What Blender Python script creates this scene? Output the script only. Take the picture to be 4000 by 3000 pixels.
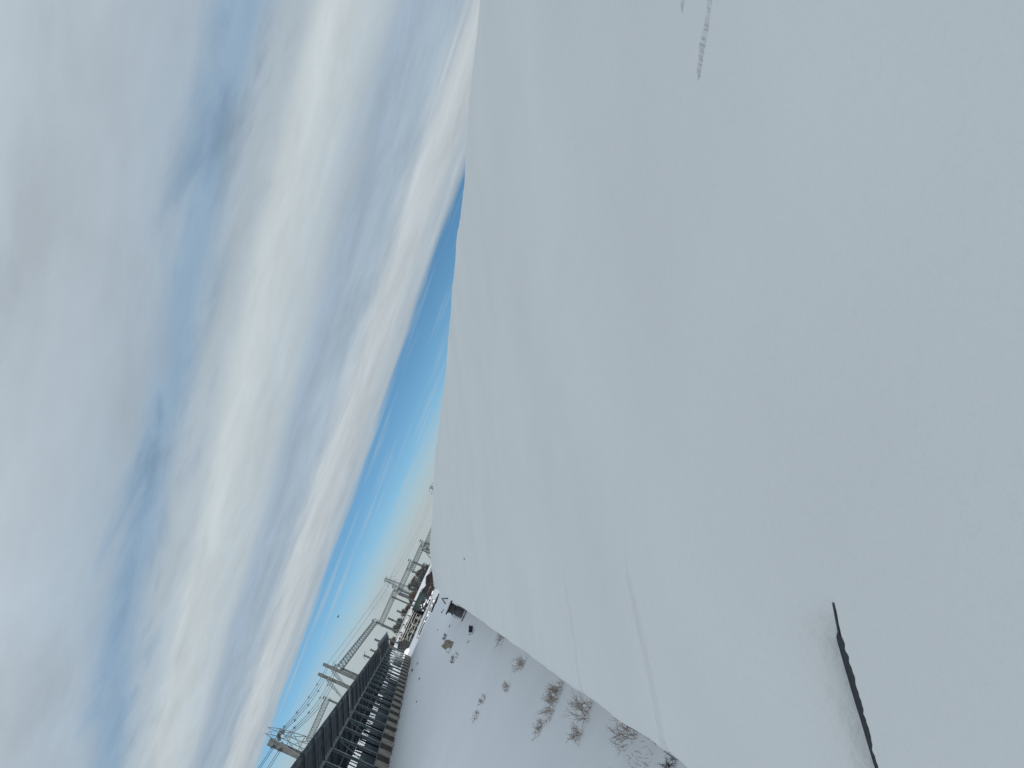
import bpy, bmesh, math, random
from mathutils import Vector, Matrix, noise
R = math.radians
scene = bpy.context.scene
col = scene.collection
for o in list(bpy.data.objects):
    bpy.data.objects.remove(o)

# ------------------------------------------------------------------ camera
# X = up the near roof slope, Y = along the roof ridge, Z = up.  The phone was held nearly on its side.
CAM = Vector((0, 0, 4.0))
ROLL, PITCH, YAW, FPX = R(24), R(0.15), R(15.65), 3000.0
FWD = Vector((math.sin(YAW)*math.cos(PITCH), math.cos(YAW)*math.cos(PITCH), math.sin(PITCH)))
R0 = Vector((math.cos(YAW), -math.sin(YAW), 0))
U0 = R0.cross(FWD)
CR = math.sin(ROLL)*R0 - math.cos(ROLL)*U0
CU = math.cos(ROLL)*R0 + math.sin(ROLL)*U0
cam_d = bpy.data.cameras.new('camera')
cam = bpy.data.objects.new('camera', cam_d)
col.objects.link(cam)
cam.matrix_world = Matrix((
    (CR.x, CU.x, -FWD.x, CAM.x), (CR.y, CU.y, -FWD.y, CAM.y), (CR.z, CU.z, -FWD.z, CAM.z), (0, 0, 0, 1)))
cam_d.sensor_width = 36
cam_d.lens = 36*FPX/4000
cam_d.clip_start = 0.05
cam_d.clip_end = 6000
scene.camera = cam

def ray(px, py):                       # direction through a point of the 4000 x 3000 photograph
    return (FWD + CR*((px-2000)/FPX) - CU*((py-1500)/FPX))
def at_y(px, py, y):                   # the point on that line of sight at a given distance along Y
    d = ray(px, py); return CAM + d*(y/d.y)
def at_z(px, py, z=0.0):
    d = ray(px, py); return CAM + d*((z-CAM.z)/d.z)

# ------------------------------------------------------------------ world: broken winter cloud deck over a clear band
SUN_EL, SUN_AZ = R(9), math.atan2(0.15, -0.98)
w = bpy.data.worlds.new('World'); scene.world = w; w.use_nodes = True
nt = w.node_tree; nt.nodes.clear()
N = nt.nodes.new; L = nt.links.new
def val(nd, v):
    return v
def mth(op, a, b=None, c=None, clamp=False):
    n = N('ShaderNodeMath'); n.operation = op; n.use_clamp = clamp
    for i, v in enumerate((a, b, c)):
        if v is None: continue
        if isinstance(v, (int, float)): n.inputs[i].default_value = v
        else: L(v, n.inputs[i])
    return n.outputs[0]
def sstep(x, lo, hi):
    n = N('ShaderNodeMapRange'); n.interpolation_type = 'SMOOTHSTEP'
    L(x, n.inputs[0]); n.inputs[1].default_value = lo; n.inputs[2].default_value = hi
    n.inputs[3].default_value = 0; n.inputs[4].default_value = 1
    return n.outputs[0]
def mixc(f, a, b):
    n = N('ShaderNodeMix'); n.data_type = 'RGBA'
    if isinstance(f, (int, float)): n.inputs[0].default_value = f
    else: L(f, n.inputs[0])
    for i, v in ((6, a), (7, b)):
        if isinstance(v, tuple): n.inputs[i].default_value = (*v, 1)
        else: L(v, n.inputs[i])
    return n.outputs[2]
def comb(x, y, z):
    n = N('ShaderNodeCombineXYZ')
    for i, v in enumerate((x, y, z)):
        if isinstance(v, (int, float)): n.inputs[i].default_value = v
        else: L(v, n.inputs[i])
    return n.outputs[0]
def wnoise(vec, scale, detail=5, rough=0.55, dist=0.0):
    n = N('ShaderNodeTexNoise'); n.noise_dimensions = '3D'
    L(vec, n.inputs['Vector']); n.inputs['Scale'].default_value = scale
    n.inputs['Detail'].default_value = detail; n.inputs['Roughness'].default_value = rough
    n.inputs['Distortion'].default_value = dist
    return n.outputs[0]
tc = N('ShaderNodeTexCoord'); sep = N('ShaderNodeSeparateXYZ'); L(tc.outputs['Generated'], sep.inputs[0])
dx, dy, dz = sep.outputs
zc = mth('MAXIMUM', dz, 0.03)
cx, cy = mth('DIVIDE', dx, zc), mth('DIVIDE', dy, zc)
q = mth('ADD', mth('MULTIPLY', cx, .69), mth('MULTIPLY', cy, .72))       # across the cloud streets
p = mth('SUBTRACT', mth('MULTIPLY', cx, .72), mth('MULTIPLY', cy, .69))  # along them
nA = wnoise(comb(mth('MULTIPLY', p, .22), mth('MULTIPLY', q, .55), 3.0), 1.0, 4, .5)
nB = wnoise(comb(mth('MULTIPLY', p, .75), mth('MULTIPLY', q, 1.5), 7.0), 1.7, 6, .6, .4)
nC = wnoise(comb(mth('MULTIPLY', p, .45), mth('MULTIPLY', q, 2.2), 11.0), .9, 5, .55)
nD = wnoise(comb(mth('MULTIPLY', p, .5), mth('MULTIPLY', q, .9), 21.0), .8, 5, .55)
qw = mth('ADD', q, mth('ADD', mth('MULTIPLY', mth('SUBTRACT', nA, .5), 1.0), mth('MULTIPLY', mth('SUBTRACT', nB, .5), .5)))
edge = mth('SUBTRACT', 1.0, sstep(qw, 5.55, 6.0))
ramp = N('ShaderNodeValToRGB'); ramp.color_ramp.interpolation = 'EASE'
def lin(c): return tuple((v/255/12.92 if v <= 10 else ((v/255+.055)/1.055)**2.4) for v in c)
QMAX = 7.0
stops = [(0.0, (179, 192, 203)), (1.2, (181, 193, 203)), (1.7, (170, 185, 198)), (1.98, (148, 174, 197)), (2.25, (176, 190, 200)),
         (2.6, (197, 207, 211)), (3.0, (187, 199, 206)), (3.4, (160, 178, 195)), (3.85, (166, 183, 198)), (4.4, (193, 202, 207)),
         (4.95, (186, 196, 202)), (5.4, (173, 186, 196)), (5.8, (178, 190, 197)), (7.0, (180, 191, 197))]
els = ramp.color_ramp.elements
for i, (qq, c) in enumerate(stops):
    e = els[i] if i < 2 else els.new(qq/QMAX)
    e.position = qq/QMAX; e.color = (*lin(c), 1)
L(mth('DIVIDE', qw, QMAX, clamp=True), ramp.inputs[0])
# the deck's own light and dark billows
nE = wnoise(comb(mth('MULTIPLY', p, 1.1), mth('MULTIPLY', q, 1.9), 31.0), 3.6, 7, .6, .3)
bill = mth('ADD', 0.63, mth('MULTIPLY', nB, .48))
bill = mth('ADD', bill, mth('MULTIPLY', nE, .14))
bill = mth('ADD', bill, mth('MULTIPLY', mth('SUBTRACT', nC, .5), .13))
vm = N('ShaderNodeVectorMath'); vm.operation = 'SCALE'; L(ramp.outputs[0], vm.inputs[0]); L(mth('MULTIPLY', bill, 10.3), vm.inputs['Scale'])
# clear sky, with the clear band low over the horizon
sky = N('ShaderNodeTexSky'); sky.sky_type = 'NISHITA'; sky.sun_disc = False
sky.sun_elevation = SUN_EL; sky.sun_rotation = SUN_AZ
sky.air_density = 1.0; sky.dust_density = 0.6; sky.ozone_density = 2.0; sky.altitude = 100
L(comb(dx, dy, mth('ADD', mth('MULTIPLY', mth('MAXIMUM', dz, 0), 2.2), .03)), sky.inputs[0])
SKYGAIN = 1.42
hs = N('ShaderNodeHueSaturation'); hs.inputs['Saturation'].default_value = 1.22; hs.inputs['Value'].default_value = SKYGAIN
L(sky.outputs[0], hs.inputs['Color'])
haze_f = mth('SUBTRACT', 1.0, sstep(mth('ADD', dz, mth('MULTIPLY', mth('SUBTRACT', nA, .5), .03)), .035, .092))
clear = mixc(mth('MULTIPLY', haze_f, .94), hs.outputs[0], tuple(v*10 for v in lin((176, 185, 188))))
wisp = mth('MULTIPLY', sstep(nC, .50, .74), .6)
clear = mixc(wisp, clear, tuple(v*10 for v in lin((170, 190, 202))))
hole = mth('MULTIPLY', mth('MULTIPLY', sstep(q, 1.55, 1.95), mth('SUBTRACT', 1.0, sstep(q, 2.2, 2.5))), mth('MULTIPLY', sstep(nB, .46, .70), .42))
hole = mth('MAXIMUM', hole, mth('MULTIPLY', sstep(nD, .60, .80), .2))
cov = mth('MULTIPLY', edge, mth('SUBTRACT', 1.0, hole))
fin = mixc(cov, clear, vm.outputs[0])
bg = N('ShaderNodeBackground'); bg.inputs[1].default_value = 0.1
L(fin, bg.inputs[0])
out = N('ShaderNodeOutputWorld'); L(bg.outputs[0], out.inputs[0])

# ------------------------------------------------------------------ sun (low, behind the camera), exposure
sd = bpy.data.lights.new('sun', 'SUN'); sd.energy = 2.6; sd.angle = R(0.6); sd.color = (1, .95, .89)
sun = bpy.data.objects.new('sun', sd); col.objects.link(sun)
SDIR = Vector((math.sin(SUN_AZ)*math.cos(SUN_EL), math.cos(SUN_AZ)*math.cos(SUN_EL), math.sin(SUN_EL)))
sun.rotation_euler = SDIR.to_track_quat('Z', 'Y').to_euler()
sun.location = (0, -30, 60)
vs = scene.view_settings
vs.view_transform = 'Standard'; vs.look = 'None'; vs.exposure = 0.0; vs.gamma = 1.0; vs.use_curve_mapping = False
scene.cycles.use_denoising = True
scene.cycles.max_bounces = 6

# ------------------------------------------------------------------ materials
MATS = {}
def mat(name, rgb, rough=.7, vary=.25, scale=4.0, bump=0.0, bscale=30.0, metal=0.0, rgb2=None, stretch=(1, 1, 1), thr=None):
    m = bpy.data.materials.new(name); m.use_nodes = True; MATS[name] = m
    t = m.node_tree; n = t.nodes; b = n['Principled BSDF']
    b.inputs['Roughness'].default_value = rough; b.inputs['Metallic'].default_value = metal
    b.inputs['Specular IOR Level'].default_value = .3
    tcn = n.new('ShaderNodeTexCoord'); mp = n.new('ShaderNodeMapping'); mp.inputs['Scale'].default_value = stretch
    t.links.new(tcn.outputs['Object'], mp.inputs[0])
    nz = n.new('ShaderNodeTexNoise'); nz.inputs['Scale'].default_value = scale; nz.inputs['Detail'].default_value = 6
    t.links.new(mp.outputs[0], nz.inputs['Vector'])
    r = n.new('ShaderNodeValToRGB')
    lo, hi = thr or (.3, .7)
    r.color_ramp.elements[0].position = lo; r.color_ramp.elements[1].position = hi
    a = rgb2 or tuple(max(0, v*(1-vary)) for v in rgb)
    c2 = rgb if rgb2 else tuple(min(1, v*(1+vary)) for v in rgb)
    r.color_ramp.elements[0].color = (*a, 1); r.color_ramp.elements[1].color = (*c2, 1)
    t.links.new(nz.outputs[0], r.inputs[0]); t.links.new(r.outputs[0], b.inputs['Base Color'])
    if bump:
        nb = n.new('ShaderNodeTexNoise'); nb.inputs['Scale'].default_value = bscale; nb.inputs['Detail'].default_value = 5
        t.links.new(mp.outputs[0], nb.inputs['Vector'])
        bp = n.new('ShaderNodeBump'); bp.inputs['Strength'].default_value = bump; bp.inputs['Distance'].default_value = .02
        t.links.new(nb.outputs[0], bp.inputs['Height']); t.links.new(bp.outputs[0], b.inputs['Normal'])
    return m
snow_m = mat('snow', (.945, .935, .905), .75, .035, .8, .4, 34)
gsnow_m = mat('ground_snow', (.91, .925, .945), .8, .02, .25, .35, 1.6)
metal_dark = mat('roof_metal', (.034, .042, .05), .5, .3, 6)
wall_m = mat('plaster', (.45, .42, .37), .9, .15, 2, .3, 20)
board_m = mat('eave_board', (.11, .10, .09), .8, .3, 5)
sheet_m = mat('dark_sheet', (.072, .088, .106), .55, .35, 1.2, 0, 1, 0, None, (1, .25, 1))
post_m = mat('teal_steel', (.28, .34, .35), .55, .35, 3)
chord_m = mat('rusty_beam', (.19, .21, .20), .7, .4, 2)
panel_l = mat('light_panel', (.30, .27, .23), .9, .2, 1.5, .3, 8)
panel_d = mat('dark_panel', (.05, .042, .036), .9, .3, 1.5, .3, 8)
conc_m = mat('concrete', (.115, .122, .12), .9, .18, 1.2, .2, 12)
steel_m = mat('galvanised', (.13, .16, .165), .6, .3, 2)
far_m = mat('far_steel', (.07, .09, .095), .7, .2, 1)
light_m = mat('pale_steel', (.42, .43, .40), .6, .2, 2)
wire_m = mat('wire', (.035, .05, .06), .6, .2, 2)
insul_m = mat('insulator', (.065, .058, .062), .4, .3, 20)
twig_m = mat('twig', (.33, .235, .18), .9, .35, 40)
straw_m = mat('dry_stem', (.24, .18, .13), .9, .3, 40)
bark_m = mat('far_bark', (.055, .05, .05), .95, .3, 3)
crown_m = mat('bare_crown', (.075, .073, .076), .95, .3, 2)
reed_m = mat('reed', (.11, .086, .07), .95, .3, 1.2)
green_m = mat('green_tarp', (.024, .046, .04), .6, .3, 2)
blue_m = mat('blue_black', (.02, .035, .075), .5, .4, 6)
blk_m = mat('blackish', (.018, .018, .022), .7, .4, 6)
cable_m = mat('cable', (.19, .175, .20), .6, .4, 9)
wood_m = mat('dark_wood', (.05, .045, .04), .85, .3, 8, .3, 30, 0, None, (1, 6, 6))
plank_m = mat('grey_wood', (.15, .15, .145), .85, .3, 8)
tan_m = mat('tan_lump', (.36, .31, .24), .9, .3, 5, .5, 12)
grey_m = mat('grey_cabinet', (.17, .18, .175), .7, .15, 2)
blocker_m = mat('blocker_concrete', (.5, .48, .45), .9, .1, .1)
glass_m = mat('dark_glass', (.03, .04, .05), .15, .2, .3)
rust_m = mat('rusty_lattice', (.055, .045, .042), .8, .4, 3)
soil_m = mat('clod', (.2, .205, .22), .95, .3, 20)

# ------------------------------------------------------------------ mesh helpers
class MB:
    def __init__(s): s.v = []; s.f = []
    def box(s, lo, hi):
        b = len(s.v)
        for z in (lo[2], hi[2]):
            for x, y in ((lo[0], lo[1]), (hi[0], lo[1]), (hi[0], hi[1]), (lo[0], hi[1])): s.v.append((x, y, z))
        s.f += [tuple(b+i for i in f) for f in ((3, 2, 1, 0), (4, 5, 6, 7), (0, 1, 5, 4), (1, 2, 6, 5), (2, 3, 7, 6), (3, 0, 4, 7))]
        return s
    def bar(s, p, q, r, r2=None, n=4, up=None):
        p, q = Vector(p), Vector(q); d = q-p
        if d.length < 1e-6: return s
        d.normalize()
        u = Vector((0, 0, 1)) if abs(d.z) < .9 else Vector((1, 0, 0))
        a = d.cross(u).normalized(); b2 = d.cross(a)
        b = len(s.v); r2 = r if r2 is None else r2
        for c, rr in ((p, r), (q, r2)):
            for i in range(n):
                t = 2*math.pi*(i+.5)/n
                s.v.append(tuple(c + a*(rr*math.cos(t)) + b2*(rr*math.sin(t))))
        for i in range(n):
            j = (i+1) % n; s.f.append((b+i, b+j, b+n+j, b+n+i))
        s.f.append(tuple(b+n-1-i for i in range(n))); s.f.append(tuple(b+n+i for i in range(n)))
        return s
    def path(s, pts, r, n=4):
        for a, b in zip(pts, pts[1:]): s.bar(a, b, r, r, n)
        return s
    def disc(s, c, ax, r, th, n=24):
        ax = Vector(ax).normalized(); c = Vector(c)
        return s.bar(c-ax*th/2, c+ax*th/2, r, r, n)
    def blob(s, c, rad, seed=0, rough=.25, n=8, m=12):
        b = len(s.v); c = Vector(c)
        for i in range(n+1):
            th = math.pi*i/n
            for j in range(m):
                ph = 2*math.pi*j/m
                d = Vector((math.sin(th)*math.cos(ph), math.sin(th)*math.sin(ph), math.cos(th)))
                k = 1+rough*noise.noise(d*1.7+Vector((seed*3.1, seed*1.7, 0)))*1.6
                s.v.append((c.x+d.x*rad[0]*k, c.y+d.y*rad[1]*k, c.z+d.z*rad[2]*k))
        for i in range(n):
            for j in range(m):
                k = (j+1) % m
                s.f.append((b+i*m+j, b+(i+1)*m+j, b+(i+1)*m+k, b+i*m+k))
        return s
    def build(s, name, m, parent=None, smooth=False):
        me = bpy.data.meshes.new(name)
        org = Vector(parent.location) if parent else Vector((0, 0, 0))
        me.from_pydata([tuple(Vector(v)-org) for v in s.v] if parent else s.v, [], s.f)
        me.materials.append(m)
        if smooth:
            for pl in me.polygons: pl.use_smooth = True
        o = bpy.data.objects.new(name, me); col.objects.link(o)
        if parent: o.parent = parent
        return o
def under(o, part):                    # make a piece a sub-part of a part of the same thing
    o.parent = part; return o
def tag(o, label=None, cat=None, group=None, kind=None):
    if label: o['label'] = label
    if cat: o['category'] = cat
    if group: o['group'] = group
    if kind: o['kind'] = kind
    return o
def empty(name, loc, label, cat, group=None):
    e = bpy.data.objects.new(name, None); col.objects.link(e); e.location = loc; e.empty_display_size = .3
    return tag(e, label, cat, group)
def rebase(o):                          # put a mesh object's origin at its base
    vs_ = [v.co for v in o.data.vertices]
    c = Vector((sum(v.x for v in vs_)/len(vs_), sum(v.y for v in vs_)/len(vs_), min(v.z for v in vs_)))
    for v in vs_: v -= c
    o.location = c
    return o
def smoothstep(a, b, x):
    t = max(0, min(1, (x-a)/(b-a))); return t*t*(3-2*t)
def fbm(x, y, z=0, oct=4):
    return sum(noise.noise(Vector((x*2**i, y*2**i, z+i*7.3)))*.5**i for i in range(oct))

# ------------------------------------------------------------------ ground
def ground_z(x, y):
    d = math.hypot(x, y)
    z = .10*fbm(x*.06, y*.06, 1, 3)*min(1, d/8)
    z += .05*fbm(x*.35, y*.35, 5, 3)*math.exp(-max(0, y-10)/60)
    if -1.9 < x < 0.4 and y < 20:                     # rough strip along the wall
        k = smoothstep(-1.9, -.9, x)*smoothstep(20, 13, y)
        z += .05*k*fbm(x*2.2, y*2.2, 9, 4)
    return z
ys = [-40, -30, -20, -10, -4, 0, 3, 6]
y = 7.0
while y < 1500: ys.append(y); y += max(.16, .012*y) if y < 45 else max(.5, .02*y)
ys += [1500, 2200]
xs = [-1200, -700, -400, -250, -160, -110, -80, -60, -50, -42, -36, -31, -27, -24]
x = -22.0
while x < 1.0: xs.append(x); x += .16 if x > -6 else .4
xs += [1.5, 2.5, 4, 6, 8, 11, 15, 20, 28, 40, 60, 100, 180, 320, 600, 1200]
mb = MB()
for yy in ys:
    for xx in xs: mb.v.append((xx, yy, ground_z(xx, yy)))
nx = len(xs)
for i in range(len(ys)-1):
    for j in range(nx-1): mb.f.append((i*nx+j, i*nx+j+1, (i+1)*nx+j+1, (i+1)*nx+j))
tag(mb.build('ground', gsnow_m, None, True), 'snow covered open ground beside the roof', None, None, 'structure')

# ------------------------------------------------------------------ near building under the snowy roof
X0, Z0, SL, XR, Y0, Y1 = -.2, 3.0, .61, 3.42, -3.0, 86.0
ZR = Z0+SL*(XR-X0)
bld = empty('long_building', (XR, 20, 0), 'long low building whose snowy roof fills the right of the view', 'building')
m_ = MB(); m_.box((.25, Y0+.4, -.3), (.55, Y1-.4, 2.72)); m_.build('wall', wall_m, bld)
m_ = MB(); m_.box((2*XR-.55, Y0+.4, -.3), (2*XR-.25, Y1-.4, 2.72)); m_.build('wall', wall_m, bld)
for yy in (Y0+.4, Y1-.7):
    m_ = MB(); b = 0
    for k in (0, .3):
        m_.v += [(.55, yy+k, -.3), (2*XR-.55, yy+k, -.3), (2*XR-.55, yy+k, 3.0), (XR, yy+k, ZR-.35), (.55, yy+k, 3.0)]
    m_.f = [(0, 1, 2, 3, 4), (9, 8, 7, 6, 5)] + [(i, 5+i, 5+(i+1) % 5, (i+1) % 5) for i in range(5)]
    m_.build('gable', wall_m, bld)
TH = .06
for sgn in (1, -1):
    m_ = MB()
    xe = X0+.05 if sgn > 0 else 2*XR-X0-.05
    ze = Z0+SL*.05-TH
    for dz_ in (0, -.05):
        m_.v += [(xe, Y0+.02, ze+dz_), (XR, Y0+.02, ZR-TH+dz_), (XR, Y1-.02, ZR-TH+dz_), (xe, Y1-.02, ze+dz_)]
    m_.f = [(0, 1, 2, 3), (7, 6, 5, 4), (0, 4, 5, 1), (1, 5, 6, 2), (2, 6, 7, 3), (3, 7, 4, 0)]
    o_ = m_.build('roof_sheet', metal_dark, bld)
    if sgn > 0: near_sheet = o_
m_ = MB(); n_ = 24
for i in range(n_+1):
    xx = X0+.02+(.25-X0)*i/n_; f = 1-smoothstep(.222, .288, xx); yy = 1.404+(xx-.02)*.15+.105*f; zz = Z0+SL*(xx-X0)
    m_.v += [(xx, yy, zz-.056*f-.006), (xx, yy, zz-.12), (xx, yy-.005, zz-.056*f-.006), (xx, yy-.005, zz-.12)]
for i in range(n_):
    a_ = i*4; m_.f += [(a_, a_+4, a_+5, a_+1), (a_+2, a_+3, a_+7, a_+6), (a_, a_+2, a_+6, a_+4)]
under(m_.build('seam_rib', metal_dark, bld), near_sheet)
m_ = MB(); m_.box((X0+.052, Y0+.05, Z0-.30), (X0+.09, Y1-.05, Z0-.08)); m_.build('fascia', board_m, bld)

# the snow on that roof: one smooth blanket, creased over the sheet seams and split open over the nearest
SEAMS = [2.86, 4.28, 5.56, 6.95, 8.36, 9.8]
SAMP = [.017, .012, .009, .0045, .0035, .003]
YC = 1.43
def lip_s(x): return 1.404+(x-.02)*.15+.004*noise.noise(Vector((x*9, 2, 0)))
def jag(x): return .005*noise.noise(Vector((x*34, 2, 0)))+.006*noise.noise(Vector((x*95, 5, 0)))
TC = [((1.276, 1.478), (1.30, 1.432)), ((1.30, 1.432), (1.318, 1.385)), ((1.318, 1.385), (1.35, 1.33)), ((1.35, 1.33), (1.40, 1.24)), ((1.425, 1.475), (1.452, 1.43))]
def roof_h(x, y, far):
    z = Z0+SL*(x-X0)
    t = x-X0
    z += .09*math.exp(-((y-27)/9)**2)*smoothstep(1.0, 3.4, x)
    z += .022*fbm(x*.25, y*.12, 3, 2)*smoothstep(3, 14, y)
    z += .034*fbm(x*.8, y*.7, 2, 3)*smoothstep(12, 4, y)+.012*fbm(x*.8, y*.7, 2, 3)+.003*fbm(x*5, y*5, 4, 3)
    z -= .02*math.exp(-t/.035)                                   # rounded lip
    for ys_, a in zip(SEAMS, SAMP):
        d = y-(ys_+.006*noise.noise(Vector((x*9, ys_, 0))))
        if abs(d) < .25:
            f = 1-smoothstep(.20, .46, x)
            z += a*f*(smoothstep(-.004, .004, d)*math.exp(-max(0, d)/.10)-.35*math.exp(-((d+.02)/.02)**2))
    d = y-lip_s(x)
    f = 1-smoothstep(.222, .288, x)
    if far and f > 0 and d < .3:
        g_ = .111*f
        k_ = smoothstep(g_, g_-.008, d)
        z -= k_*.10*f**1.5+(1-k_)*f*(.022*math.exp(-max(0, d-g_)/.07)+.036*math.exp(-max(0, d-g_)/.022))
        z += f*.008*math.exp(-((d-.22)/.07)**2)
    elif not far and f > 0 and d > -.2:
        d = min(d, 0)
        z += f*.006*math.exp(-((d)/.05)**2)
    if 1.2 < x < 1.5 and 1.2 < y < 1.55:
        for a, b in TC:
            A, B = Vector(a), Vector(b); P = Vector((x, y)); ab = B-A
            tt = max(0, min(1, (P-A).dot(ab)/ab.length_squared)); c = A+ab*tt
            dd = (P-c).length
            side = 1 if (P-c).dot(Vector((-ab.y, ab.x))) > 0 else -1
            br_ = max(0, min(1, .75+1.1*noise.noise(Vector((x*22, y*22, 2)))))
            dd += .003*noise.noise(Vector((x*120, y*120, 6)))
            if side > 0: z -= .13*br_*(1-smoothstep(.012*br_, .012*br_+.005, dd))
            else: z -= .13*br_*(1-smoothstep(0, .004, dd))
    return z
rows = []
def addrow(v, far=True): rows.append((v, far))
base = []
y = Y0
while y < Y1:
    base.append(y)
    y += .05 if y < .6 else (.022 if y < 3.6 else (.05 if y < 10.5 else (.35 if y < 40 else 1.2)))
base.append(Y1)
extra = [YC+d for d in (.002, .006, .012, .02, .03, .045, .06, .08, .095, .104, .11, .115, .12, .124, .128, .132, .136, .14, .144, .149, .155, .162, .17, .18, .2)]
extra += [YC-d for d in (.003, .008, .014, .02, .03, .045, .06, .09)]
for ys_ in SEAMS: extra += [ys_+d for d in (-.03, -.02, -.014, -.009, -.005, -.002, .002, .005, .009, .014, .02, .03)]
extra += [1.2+.0045*i for i in range(66)]
allr = sorted(set(round(v, 4) for v in base+extra))
allr2 = []
for v in allr:
    if allr2 and v-allr2[-1] < .0015: continue
    allr2.append(v)
for v in allr2:
    if abs(v-YC) < .0015: continue
    rows.append((v, v > YC))
k = next(i for i, r_ in enumerate(rows) if r_[0] > YC)
rows[k:k] = [(YC, False), (YC, True)]
cols_ = []
x = X0
while x < XR-.02: cols_.append(x); x += .008 if x < -.06 else (.004 if x < .29 else .008) if x < .34 else (.03 if x < 1.2 else (.0045 if x < 1.47 else .06))
cols_.append(XR)
mb = MB()
def edge_x(y):
    e = X0+.018*fbm(y*.9, 1, 0, 3)+.006*noise.noise(Vector((y*6, 3, 0)))
    for s_ in SEAMS:
        e += .028*math.exp(-((y-s_-.008)/.018)**2)
    return e
lipn = 3
for (yr, far) in rows:
    ln = []
    ex = edge_x(yr)
    for i, xx in enumerate(cols_):
        x2 = xx + (ex-X0)*math.exp(-(xx-X0)/.08)
        y2 = yr
        if abs(yr-YC) < .35 and xx < .42:
            y2 = yr + ((lip_s(x2)-YC)*math.exp(-((yr-YC)/.14)**2)+jag(x2)*math.exp(-((yr-YC)/.016)**2))*(1-smoothstep(.32, .42, xx))
        ln.append((x2, y2, roof_h(x2, y2, far)))
    ex3 = ln[0]
    lip = [(ex3[0]+.03, ex3[1], ex3[2]-.10), (ex3[0]+.006, ex3[1], ex3[2]-.075), (ex3[0]-.004, ex3[1], ex3[2]-.03)]
    zr = ln[-1][2]
    back = [(XR+.12, ln[-1][1], zr-.045), (XR+.5, ln[-1][1], zr-.3), (2*XR-X0, ln[-1][1], Z0), (2*XR-X0-.03, ln[-1][1], Z0-.1)]
    mb.v += lip+ln+back
nc = lipn+len(cols_)+4
for i in range(len(rows)-1):
    for j in range(nc-1): mb.f.append((i*nc+j, i*nc+j+1, (i+1)*nc+j+1, (i+1)*nc+j))
# closed gable end faces
for i, rev in ((0, False), (len(rows)-1, True)):
    f = tuple(i*nc+j for j in range(nc)); mb.f.append(f if rev else f[::-1])
rs = mb.build('roof_snow', snow_m, None, True)
tag(rs, 'smooth snow blanket on the near pitched roof with seam creases and a dark split', 'snow', None, 'stuff')
d_ = ray(1705, 2135); kk = 14/d_.y; pp = CAM+d_*kk
mb = MB().blob((pp.x, pp.y, Z0+SL*(pp.x-X0)+.05), (.016, .01, .01), 4, .4)
tag(rebase(mb.build('debris_crumb', soil_m)), 'tiny dark crumb lying on the roof snow near the ridge', 'debris')

# ------------------------------------------------------------------ long open shed
SX, BX, FX = -17.6, -21.4, -15.0       # front posts, low back edge, high front edge
ROOFZ = lambda x: 5.9+.56*(x+17.5)
SY0, SY1, BAY = 47.7, 197.55, 5.55
shed = empty('open_shed', (SX, 120, 0), 'long dark open shed with steel posts above a low wall of chequered panels', 'shed')
nb = round((SY1-SY0)/BAY)
post_ys = [SY0+BAY*i for i in range(nb+1)]
post_me = sheet_me = None
def inst(me, name, parent, loc, mat_=None):
    o = bpy.data.objects.new(name, me); col.objects.link(o); o.parent = parent
    o.location = Vector(loc)-Vector(parent.location); return o
def mesh_of(mb_, name, m):
    me = bpy.data.meshes.new(name); me.from_pydata(mb_.v, [], mb_.f); me.materials.append(m); return me
pm = MB(); pm.box((-.13, -.13, .0), (-.10, .13, 4.35)); pm.box((.10, -.13, 0), (.13, .13, 4.35)); pm.box((-.10, -.02, 0), (.10, .02, 4.35)); pm.box((-.2, -.2, -.05), (.2, .2, .0))
post_me = mesh_of(pm, 'post', post_m)
pb = MB(); pb.box((-.09, -.09, 0), (.09, .09, 3.55)); bpost_me = mesh_of(pb, 'back_post', blk_m)
rf = MB()
rf.bar((0, 0, ROOFZ(FX)-.12), (BX-FX, 0, ROOFZ(BX)-.12), .11, .11, 4)
raft_me = mesh_of(rf, 'rafter', sheet_m)
br = MB(); br.bar((0, .05, 1.6), (0, BAY-.1, 5.55), .05, .05, 4)
brace_me = mesh_of(br, 'brace', post_m)
for i, py_ in enumerate(post_ys):
    inst(post_me, 'post', shed, (SX, py_, 1.4))
    inst(bpost_me, 'back_post', shed, (BX+.15, py_, 0))
    inst(raft_me, 'rafter', shed, (FX, py_, 0))
    if i in (6, 8, 16, 22): inst(brace_me, 'brace', shed, (SX-.15, py_, 0))
m_ = MB(); m_.box((SX-.16, SY0-.3, 5.62), (SX+.16, SY1+.3, 5.9)); m_.build('eave_beam', chord_m, shed)
m_ = MB(); m_.box((SX-2.2-.07, SY0-.3, 4.35), (SX-2.2+.07, SY1+.3, 4.5)); m_.build('purlin', sheet_m, shed)
m_ = MB(); m_.box((FX-.35, SY0-.3, ROOFZ(FX)-.28), (FX-.28, SY1+.3, ROOFZ(FX)-.12)); m_.build('purlin', sheet_m, shed)
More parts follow.
